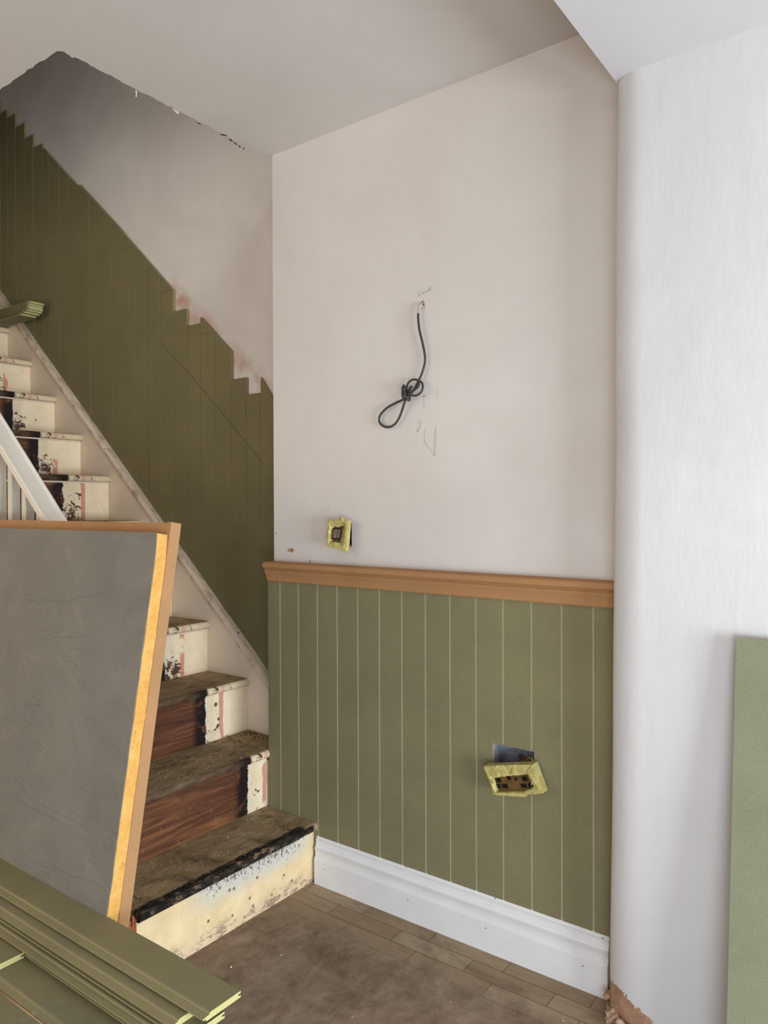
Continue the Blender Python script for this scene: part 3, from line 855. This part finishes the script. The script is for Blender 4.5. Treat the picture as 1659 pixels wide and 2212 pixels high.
loose(XLs, e3.x-.03, a.y-.03, zz, 'green board at the bottom of the narrow upper stack of the foreground pile', group=FG)
zl = ZT-4*T-.003
q = at(52, 2057, 2, zl)
loose(XLs, q.x, q.y, zl, 'short green board ending flush at bottom left of the foreground pile', group=FG)
loose(XLs-.05, .66, a.y-.03-.0865, zz, 'wide green board lying beside the narrow stack, under the short board', group=FG)
loose(XLs-.02, .70, a.y-.03-.0865-.091, zz-.004, 'nearest green board at the bottom left of the foreground pile', group=FG)
zb = zz-.004-T
for x in (-.7, .25):
    bm = bmesh.new(); box(bm, -.04, .04, -.085, .085, 0, zb-.0005, 0, .003)
    o = obj('timber_bearer', bm, M['tan']); o.location = (x, -1.042, 0)
    tag(o, 'timber block holding up the foreground board pile, %s end' % ('far' if x < 0 else 'near'), 'timber block')
# scrap of clear wrapping film over the low boards
bm = bmesh.new(); nx, ny = 26, 18
q0 = at(215, 2195, 2, zz)
G_ = [[None]*(ny+1) for _ in range(nx+1)]
for i in range(nx+1):
    for j in range(ny+1):
        x = q0.x-.10+.22*i/nx; y = q0.y-.10+.075*j/ny+.03*(i/nx)
        G_[i][j] = bm.verts.new((x, y, zz+.006+.004*noise.noise(Vector((x*60, y*25, 0)))+.002*noise.noise(Vector((x*160, y*40, 3)))))
for i in range(nx):
    for j in range(ny): bm.faces.new((G_[i][j], G_[i+1][j], G_[i+1][j+1], G_[i][j+1])).smooth = True
fo = obj('plastic_film', bm, M['film'])
tag(fo, 'scrap of clear plastic wrapping lying on the low green boards at bottom left', 'plastic wrap')

SGp = 'green boards piled on the upper stairs'
pos = ['lowest', 'second from bottom', 'third from bottom', 'fourth from bottom', 'fifth from bottom', 'second from top', 'topmost']
for i in range(7):
    dx = [-.02, .0, .012, .02, .018, .022, .03][i]; dy = [-.012, -.006, 0, .0, .001, 0, .001][i]
    t2 = .0086
    loose(-2.5, -1.628+dx, .0925+dy, 2.0935+t2*(i+1)+.0003*i, 'green board on the upper stairs, %s of its pile' % pos[i], wid=.074, t=t2, group=SGp)

# sheet leaning on the pier at the right edge of the frame
t0 = at(1590, 1378, 1, -.135); b0 = at(1570, 2212, 1, -.205)
dd = (t0-b0); dd.normalize()
bb = b0 - dd*(b0.z/dd.z)
bm = bmesh.new(); nn = Vector((0, -dd.z, dd.y)).normalized()
A = [bb, bb+Vector((.62, 0, 0)), t0+Vector((.62, 0, -.003)), t0]
v0 = [bm.verts.new(p) for p in A]; v1 = [bm.verts.new(p-nn*.012) for p in A]
fs = [bm.faces.new(v0), bm.faces.new(v1[::-1])]
for k in range(4):
    f = bm.faces.new((v0[k], v1[k], v1[(k+1) % 4], v0[(k+1) % 4])); f.material_index = 1
bmesh.ops.recalc_face_normals(bm, faces=bm.faces[:])
mnz = min(v.co.z for v in bm.verts)
o = obj('mdf_sheet', bm, [M['sheet'], M['green_cut']]); 
o.location.z -= 0
tag(o, 'plain green MDF sheet leaning against the white pier at the right edge', 'sheet')

# ------------------------------------------------------------------ electrical fittings
def tube_px(pts, r, mats, name, parent, closed=False, n=8):
    bm = bmesh.new(); P = catmull([at(u, v, 1, y) for u, v, y in pts], n, closed)
    tube(bm, P, r); return obj(name, bm, mats, parent)
cab = thing('hanging_cable', 'dark electrical cable with a looped knot hanging from a hole in the wall', 'cable', at(912, 655, 1, 0))
main = [(903.5, 676, -.012), (903.5, 690, -.014), (906, 712, -.014), (912, 738, -.013), (917, 762, -.012), (918, 782, -.011), (912, 805, -.012), (903, 825, -.014), (892, 845, -.020), (880, 856, -.024),
        (873, 862, -.018), (852, 872, -.013), (835, 882, -.012), (822, 896, -.011), (819, 909, -.011), (826, 919, -.012), (838, 923, -.013), (852, 917, -.014), (862, 903, -.014), (869, 885, -.016), (875, 866, -.020), (880, 848, -.014), (890, 834, -.010)]
tube_px(main, .0034, M['cable'], 'cable_strand', cab)
tube_px([(912.5, 655, .012), (911, 656, -.006), (907, 663, -.011), (904.5, 670, -.012), (903.5, 677, -.012)], .0036, M['cable_paint'], 'painted_cable_end', cab)
ring = [(893+15*math.cos(a)*1.05, 838+17*math.sin(a), -.020-.005*math.sin(a+1)) for a in [2*math.pi*k/12 for k in range(12)]]
tube_px([(880, 833, -.012), (878, 840, -.017), (884, 847, -.022), (896, 842, -.024), (905, 832, -.022), (903, 822, -.018), (893, 820, -.016), (884, 825, -.015), (878, 836, -.014), (876, 848, -.014)], .0030, M['cable'], 'cable_strand', cab)
tube_px([(882, 852, -.018), (896, 855, -.021), (907, 850, -.022), (913, 840, -.021), (912, 828, -.018), (904, 822, -.014)], .0030, M['cable'], 'cable_strand', cab)
tube_px([(872, 832, -.026), (869, 840, -.030), (872, 850, -.031), (880, 862, -.028), (884, 865, -.020), (885, 858, -.012), (879, 845, -.008), (873, 835, -.012), (872, 832, -.02)], .0030, M['cable'], 'cable_wrap', cab)
tube_px([(876, 835, -.028), (874, 845, -.032), (878, 858, -.031), (876, 864, -.024), (870, 858, -.014), (869, 846, -.010), (871, 836, -.014), (876, 835, -.024)], .0028, M['cable'], 'cable_wrap', cab)
# broken plaster round the cable hole
bm = bmesh.new(); random.seed(8)
cc = at(913, 660, 1, 0)
for k in range(26):
    a = random.uniform(0, 6.28); r_ = random.uniform(.006, .010)
    p = Vector((.6+.003+r_*math.cos(a)*.8, -.0005, 1.775+r_*math.sin(a)*1.5-.004))
    s = random.uniform(.0012, .003)
    bmesh.ops.create_icosphere(bm, subdivisions=1, radius=s, matrix=Matrix.Translation(p) @ Matrix.Diagonal((1, .6, 1.2, 1)))
obj('broken_plaster_rim', bm, M['ceil'], wall)
bm = bmesh.new(); box(bm, CB[0]-.001, CB[1]+.001, .03, .035, CB[2]-.001, CB[3]+.001); obj('hole_back', bm, M['hole'], wall)

def backbox(h, depth, mat, name, label, y0=.0):
    t = thing(name, label, 'back box', ((h[0]+h[1])/2, y0, h[2]))
    bm = bmesh.new(); w = .0012; e = .0006
    x0, x1, z0, z1 = h[0]+e, h[1]-e, h[2]+e, h[3]-e
    box(bm, x0, x1, depth-w, depth, z0, z1); box(bm, x0, x0+w, y0, depth-w, z0, z1); box(bm, x1-w, x1, y0, depth-w, z0, z1)
    box(bm, x0+w, x1-w, y0, depth-w, z0, z0+w); box(bm, x0+w, x1-w, y0, depth-w, z1-w, z1)
    obj('box_shell', bm, mat, t)
    return t
bs = backbox(SW, .04, M['black'], 'back_box', 'black open back box in the wall behind the taped light switch', .001)
bk = backbox(SK, .035, M['steel'], 'back_box', 'galvanised open back box in the green panelling above the taped double socket', -.011)
bm = bmesh.new(); hx0, hx1, hz0, hz1 = SK
box(bm, hx0+.0006, hx0+.0030, -.0105, .004, hz0+.002, hz1-.002); box(bm, hx0+.003, hx0+.050, -.0060, .012, .4975, .5035)
obj('plaster_smear', bm, M['terra'], bk)
bm = bmesh.new(); box(bm, hx0+.0030, hx0+.0042, -.009, .0335, hz0+.002, hz1-.002); obj('box_side', bm, M['steel'], bk)
# knockouts and screws in the steel box
bm = bmesh.new()
for (fx, fz, r_) in ((.46, .80, .012), (.76, .80, .012), (.47, .45, .010), (.72, .55, .006)):
    c = Vector((SK[0]+(SK[1]-SK[0])*fx, .0325, SK[2]+(SK[3]-SK[2])*fz))
    P = [c+Vector((r_*math.cos(2*math.pi*k/16), 0, r_*math.sin(2*math.pi*k/16))) for k in range(17)]
    tube(bm, P, .0011, 6)
obj('knockout', bm, M['steel'], bk)
bm = bmesh.new()
for k in range(9):
    p = Vector((SW[1]-.010+.006*math.cos(k*.5), .004, SW[2]+.030+.004*k*.6))
bm.free()

def taped(name, label, outer, inner, yf, yb, plate_y, parent_loc, dip=.003):
    """rectangular fitting wrapped in crumpled tape: outer/inner = photo outlines of the tape frame"""
    t = thing(name, label, 'electrical fitting', parent_loc)
    bm = bmesh.new(); n = 12
    def ringpts(q, y):
        out = []
        m_ = len(q)
        for i in range(m_):
            a_, b_ = q[i], q[(i+1) % m_]
            for k in range(n): out.append((a_[0]+(b_[0]-a_[0])*k/n, a_[1]+(b_[1]-a_[1])*k/n))
        return out
    def vr(pts, yy, amp, s):
        r = []
        for i, (u, v) in enumerate(pts):
            p = at(u, v, 1, yy); w = noise.noise_vector(Vector((u*.16, v*.16, s)))*amp
            r.append(bm.verts.new(p+w))
        return r
    O = ringpts(outer, yf); I = ringpts(inner, yf)
    mid = [((a_[0]*.55+b_[0]*.45), (a_[1]*.55+b_[1]*.45)) for a_, b_ in zip(O, I)]
    Bk = vr(O, yf, .0008, 1)
    for v in Bk: v.co.y = yb
    rs = [Bk, vr(O, yf, .0014, 2), vr(mid, yf-.001, .0022, 3), vr(I, yf+dip, .0022, 4)]
    In = vr(I, yf, .0005, 4)
    for v in In: v.co.y = plate_y
    rs.append(In)
    m_ = len(O)
    for a_, b_ in zip(rs, rs[1:]):
        for k in range(m_): bm.faces.new((a_[k], a_[(k+1) % m_], b_[(k+1) % m_], b_[k]))
    bmesh.ops.recalc_face_normals(bm, faces=bm.faces[:])
    obj('tape_frame', bm, M['tape'], t)
    bm = bmesh.new(); P = [at(u, v, 1, yf) for u, v in outer]
    A = [bm.verts.new((p.x, plate_y+.0015, p.z)) for p in P]; B = [bm.verts.new((p.x, yb, p.z)) for p in P]
    bm.faces.new(A); bm.faces.new(B[::-1])
    for k in range(len(P)): bm.faces.new((A[k], B[k], B[(k+1) % len(P)], A[(k+1) % len(P)]))
    for v in bm.verts:   # keep just inside the tape
        c = sum(P, Vector())/len(P); v.co.x = c.x+(v.co.x-c.x)*.97; v.co.z = c.z+(v.co.z-c.z)*.97
    bmesh.ops.recalc_face_normals(bm, faces=bm.faces[:])
    obj('face_plate', bm, M['tapefilm'], t)
    return t
def pxbox(bm, pts, y0, y1, yref=None):
    P = [at(u, v, 1, yref if yref is not None else y0) for u, v in pts]
    A = [bm.verts.new((p.x, y0, p.z)) for p in P]; B = [bm.verts.new((p.x, y1, p.z)) for p in P]
    bm.faces.new(A); bm.faces.new(B[::-1])
    for k in range(len(P)): bm.faces.new((A[k], B[k], B[(k+1) % len(P)], A[(k+1) % len(P)]))
    bmesh.ops.recalc_face_normals(bm, faces=bm.faces[:])

sw = taped('light_switch', 'double light switch masked in crumpled yellow tape, hanging off the wall above the dado rail',
           [(707, 1124), (752, 1124.5), (747, 1190), (704.5, 1181)], [(717, 1137), (742, 1136), (735, 1172.5), (713, 1171)], -.041, -.026, -.031, at(728, 1190, 1, -.02), .007)
bm = bmesh.new(); pxbox(bm, [(717.5, 1141), (735, 1141), (732, 1165.5), (715.5, 1165)], -.0335, -.0285); obj('switch_surround', bm, M['black'], sw)
for k in range(2):
    bm = bmesh.new(); pxbox(bm, [(719+7*k, 1143.5), (724.6+7*k, 1143.5), (722.6+7*k, 1162.5), (717.2+7*k, 1162)], -.0365, -.0332); obj('rocker', bm, M['bronze'], sw)
    bm = bmesh.new(); pxbox(bm, [(724.9+7*k, 1143.5), (725.9+7*k, 1143.5), (723.9+7*k, 1162.5), (722.9+7*k, 1162.5)], -.0385, -.0332); obj('rocker_edge', bm, M['steel'], sw)
def flap(pts, parent, amp=.0015, th=.0006):
    bm = bmesh.new(); P = [at(*q[:2], 1, q[2]) for q in pts]
    vs = [bm.verts.new(p) for p in P]; f = bm.faces.new(vs)
    r = bmesh.ops.extrude_face_region(bm, geom=[f])
    for v in r['geom']:
        if isinstance(v, bmesh.types.BMVert): v.co += Vector((0, th, 0))
    bmesh.ops.triangulate(bm, faces=bm.faces[:])
    bmesh.ops.recalc_face_normals(bm, faces=bm.faces[:])
    return obj('tape_flap', bm, M['tape'], parent)
flap([(731, 1123, -.040), (731, 1117.5, -.042), (735, 1115.5, -.043), (741, 1119, -.041), (750, 1125.5, -.037), (744, 1130, -.039), (738, 1127, -.044)], sw)
flap([(730, 1185, -.036), (740, 1187, -.038), (747.5, 1188, -.036), (746, 1195, -.040), (743.5, 1195.5, -.041), (739, 1190, -.040)], sw)
flap([(708, 1125, -.038), (738, 1125, -.038), (741, 1135, -.040), (731, 1139, -.042), (719, 1136, -.041)], sw)
flap([(707, 1180, -.038), (722, 1170, -.042), (735, 1173, -.041), (742, 1186, -.038), (724, 1184, -.040)], sw)
tube_px([(742, 1160, -.012), (750, 1161, -.004), (757, 1158, .01), (752, 1150, .036)], .0013, M['steel'], 'wire', sw)
tube_px([(742, 1164, -.012), (751, 1166, -.004), (758, 1163, .01), (754, 1150, .036)], .0013, M['steel'], 'wire', sw)
bm = bmesh.new(); random.seed(5)
for k in range(16):
    p = Vector((SW[1]-.004+random.uniform(-.012, .004), random.uniform(-.003, .004), SW[2]+random.uniform(-.006, .005)))
    bmesh.ops.create_icosphere(bm, subdivisions=1, radius=random.uniform(.0012, .003), matrix=Matrix.Translation(p))
obj('broken_plaster_rim', bm, M['terra'], wall)

so_ = taped('double_socket', 'double plug socket masked in yellow tape, tilted off the green panelling above the skirting',
            [(1045, 1655), (1097, 1653), (1150, 1652), (1172.5, 1714), (1140, 1717), (1067, 1716)],
            [(1062, 1681), (1100, 1676), (1140, 1673), (1153, 1700), (1130, 1711), (1073, 1712)], -.052, -.022, -.040, at(1108, 1717, 1, -.03))
X = lambda x, y: (960+x/5.53, 1560+y/5.53)
bm = bmesh.new()
for cx, cyy, w, h in ((645, 693, 26, 28), (640, 766, 27, 24), (722, 766, 32, 24), (957, 680, 27, 26), (946, 760, 32, 22), (1035, 762, 32, 30), (770, 668, 20, 22), (850, 682, 14, 12)):
    pxbox(bm, [X(cx-w-6, cyy-h), X(cx+w-6, cyy-h), X(cx+w+6, cyy+h), X(cx-w+6, cyy+h)], -.0412, -.0395)
obj('socket_slot', bm, M['black'], so_)
for pts in ((X(574, 765), X(584, 705)), (X(1034, 770), X(1052, 700))):
    bm = bmesh.new(); tube(bm, [at(*pts[0], 1, -.041), at(*pts[1], 1, -.058)], .0016, 8); obj('screw', bm, M['crumb'], so_)
flap([(*X(470, 545), -.0534), (*X(560, 520), -.0532), (*X(665, 552), -.0534), (*X(625, 612), -.0538), (*X(612, 640), -.0534), (*X(515, 650), -.0532)], so_)
flap([(*X(830, 510), -.0538), (*X(1050, 510), -.0534), (*X(905, 590), -.0544), (*X(890, 628), -.0538), (*X(800, 628), -.0538)], so_)
flap([(*X(1050, 515), -.0538), (*X(1120, 660), -.0536), (*X(1180, 840), -.0534), (*X(1150, 850), -.0538), (*X(1060, 700), -.0548), (*X(985, 590), -.0542)], so_)
flap([(*X(575, 845), -.0534), (*X(700, 842), -.0538), (*X(1005, 860), -.0538), (*X(975, 895), -.0530), (*X(850, 890), -.0532), (*X(590, 868), -.0530)], so_)
flap([(*X(955, 840), -.0534), (*X(1070, 795), -.0542), (*X(1150, 855), -.0534), (*X(1000, 862), -.0534)], so_)
def wire(pts, mat, r=.0016):
    tube_px([(*X(a_, b_), y_) for a_, b_, y_ in pts], r, mat, 'wire', so_)
wire([(905, 385, .034), (895, 430, .012), (860, 480, -.005), (790, 510, -.018), (770, 560, -.03)], M['blue'])
wire([(935, 480, .02), (900, 492, .005), (850, 498, -.012), (800, 540, -.03)], M['blue'])
wire([(880, 405, .034), (920, 440, .012), (970, 470, -.002), (1010, 500, -.018), (1020, 560, -.03)], M['brown'])
wire([(770, 465, .034), (775, 480, .02), (740, 500, .008), (700, 490, .014), (680, 450, .032)], M['brown'], .002)
wire([(880, 480, .025), (920, 440, .014), (980, 425, .002), (1015, 455, -.008), (1020, 520, -.025)], M['brown'])
wire([(890, 470, .022), (950, 468, .008), (1010, 440, -.002), (1035, 430, -.006), (1060, 470, -.014), (1045, 530, -.028)], M['gy'])
wire([(990, 430, .01), (1025, 425, -.004), (1048, 455, -.012), (1035, 520, -.026)], M['gy'])

# ------------------------------------------------------------------ small debris
def crumbs(name, label, gen, n, smin, smax, mat, seed):
    random.seed(seed); bm = bmesh.new()
    for _ in range(n):
        g = gen()
        if g is None: continue
        x, y, zz_ = g; s = random.uniform(smin, smax)*(1 if random.random() < .9 else 1.8)
        m4 = Matrix.Translation((x, y, zz_+s*.35)) @ Matrix.Rotation(random.uniform(0, 6.3), 4, (random.random(), random.random(), 1)) @ Matrix.Diagonal((1, random.uniform(.5, 1), .6, 1))
        bmesh.ops.create_icosphere(bm, subdivisions=1, radius=s, matrix=m4) if s > .003 else bmesh.ops.create_cone(bm, segments=4, radius1=s, radius2=s*.3, depth=s, cap_ends=True, matrix=m4)
    o = obj(name, bm, mat); tag(o, label, 'debris', kind='stuff'); return o
def on_tread(k):
    xn = XN1-G*(k-1)
    def g():
        y = random.uniform(NL+.01, -.02 if k <= 2 else .09)
        x = xn-.02-random.random()**1.0*.19
        if noise.noise(Vector((x*14, y*14, k))) < -.15: return None
        return (x, y, RI*k)
    return g
crumbs('plaster_crumbs', 'pale grit scattered over the bottom tread', on_tread(1), 420, .0007, .0017, M['crumb'], 1)
crumbs('plaster_crumbs', 'pale grit scattered over the second tread', on_tread(2), 420, .0007, .0018, M['crumb'], 2)
crumbs('plaster_crumbs', 'grit scattered over the third tread', on_tread(3), 300, .0007, .0018, M['crumb_dark'], 3)
crumbs('plaster_crumbs', 'grit scattered over the fourth tread', on_tread(4), 200, .0007, .0016, M['crumb_dark'], 4)
crumbs('plaster_crumbs', 'pile of rubble grit in the back corner of the second tread', lambda: (-.02-.215*random.random()**.5 if False else -.222+.16*random.random()**2, .092-.12*random.random()**1.6 if False else .09-.13*random.random()**2, RI*2+.004*random.random()), 200, .001, .0035, M['crumb_dark'], 9)
crumbs('plaster_crumbs', 'white specks scattered over the floor', lambda: (random.uniform(.25, 1.25), -.04-random.random()*.9, 0), 110, .0007, .0020, M['crumb'], 5)
bm = bmesh.new(); random.seed(12)
rub = [((1.166, -.03, .012), .018), ((1.174, -.075, .010), .014), ((1.185, -.095, .014), .017), ((1.215, -.125, .012), .018), ((1.245, -.135, .010), .016), ((1.16, -.055, .02), .011), ((1.275, -.135, .011), .013)]
for i, (c, r_) in enumerate(rub):
    bm = bmesh.new(); bmesh.ops.create_icosphere(bm, subdivisions=3, radius=r_)
    for v in bm.verts: v.co *= 1+.8*noise.noise(v.co*90+Vector((i*3, 0, 0)))+.25*noise.noise(v.co*260); v.co.z *= .8
    mz = min(v.co.z for v in bm.verts)
    o = obj('plaster_lump', bm, M['rubble']); o.location = (c[0], c[1], -mz if i != 5 else .022-mz)
    tag(o, 'broken plaster lump on the floor at the foot of the rounded pier', 'rubble', 'plaster lumps at the foot of the pier')
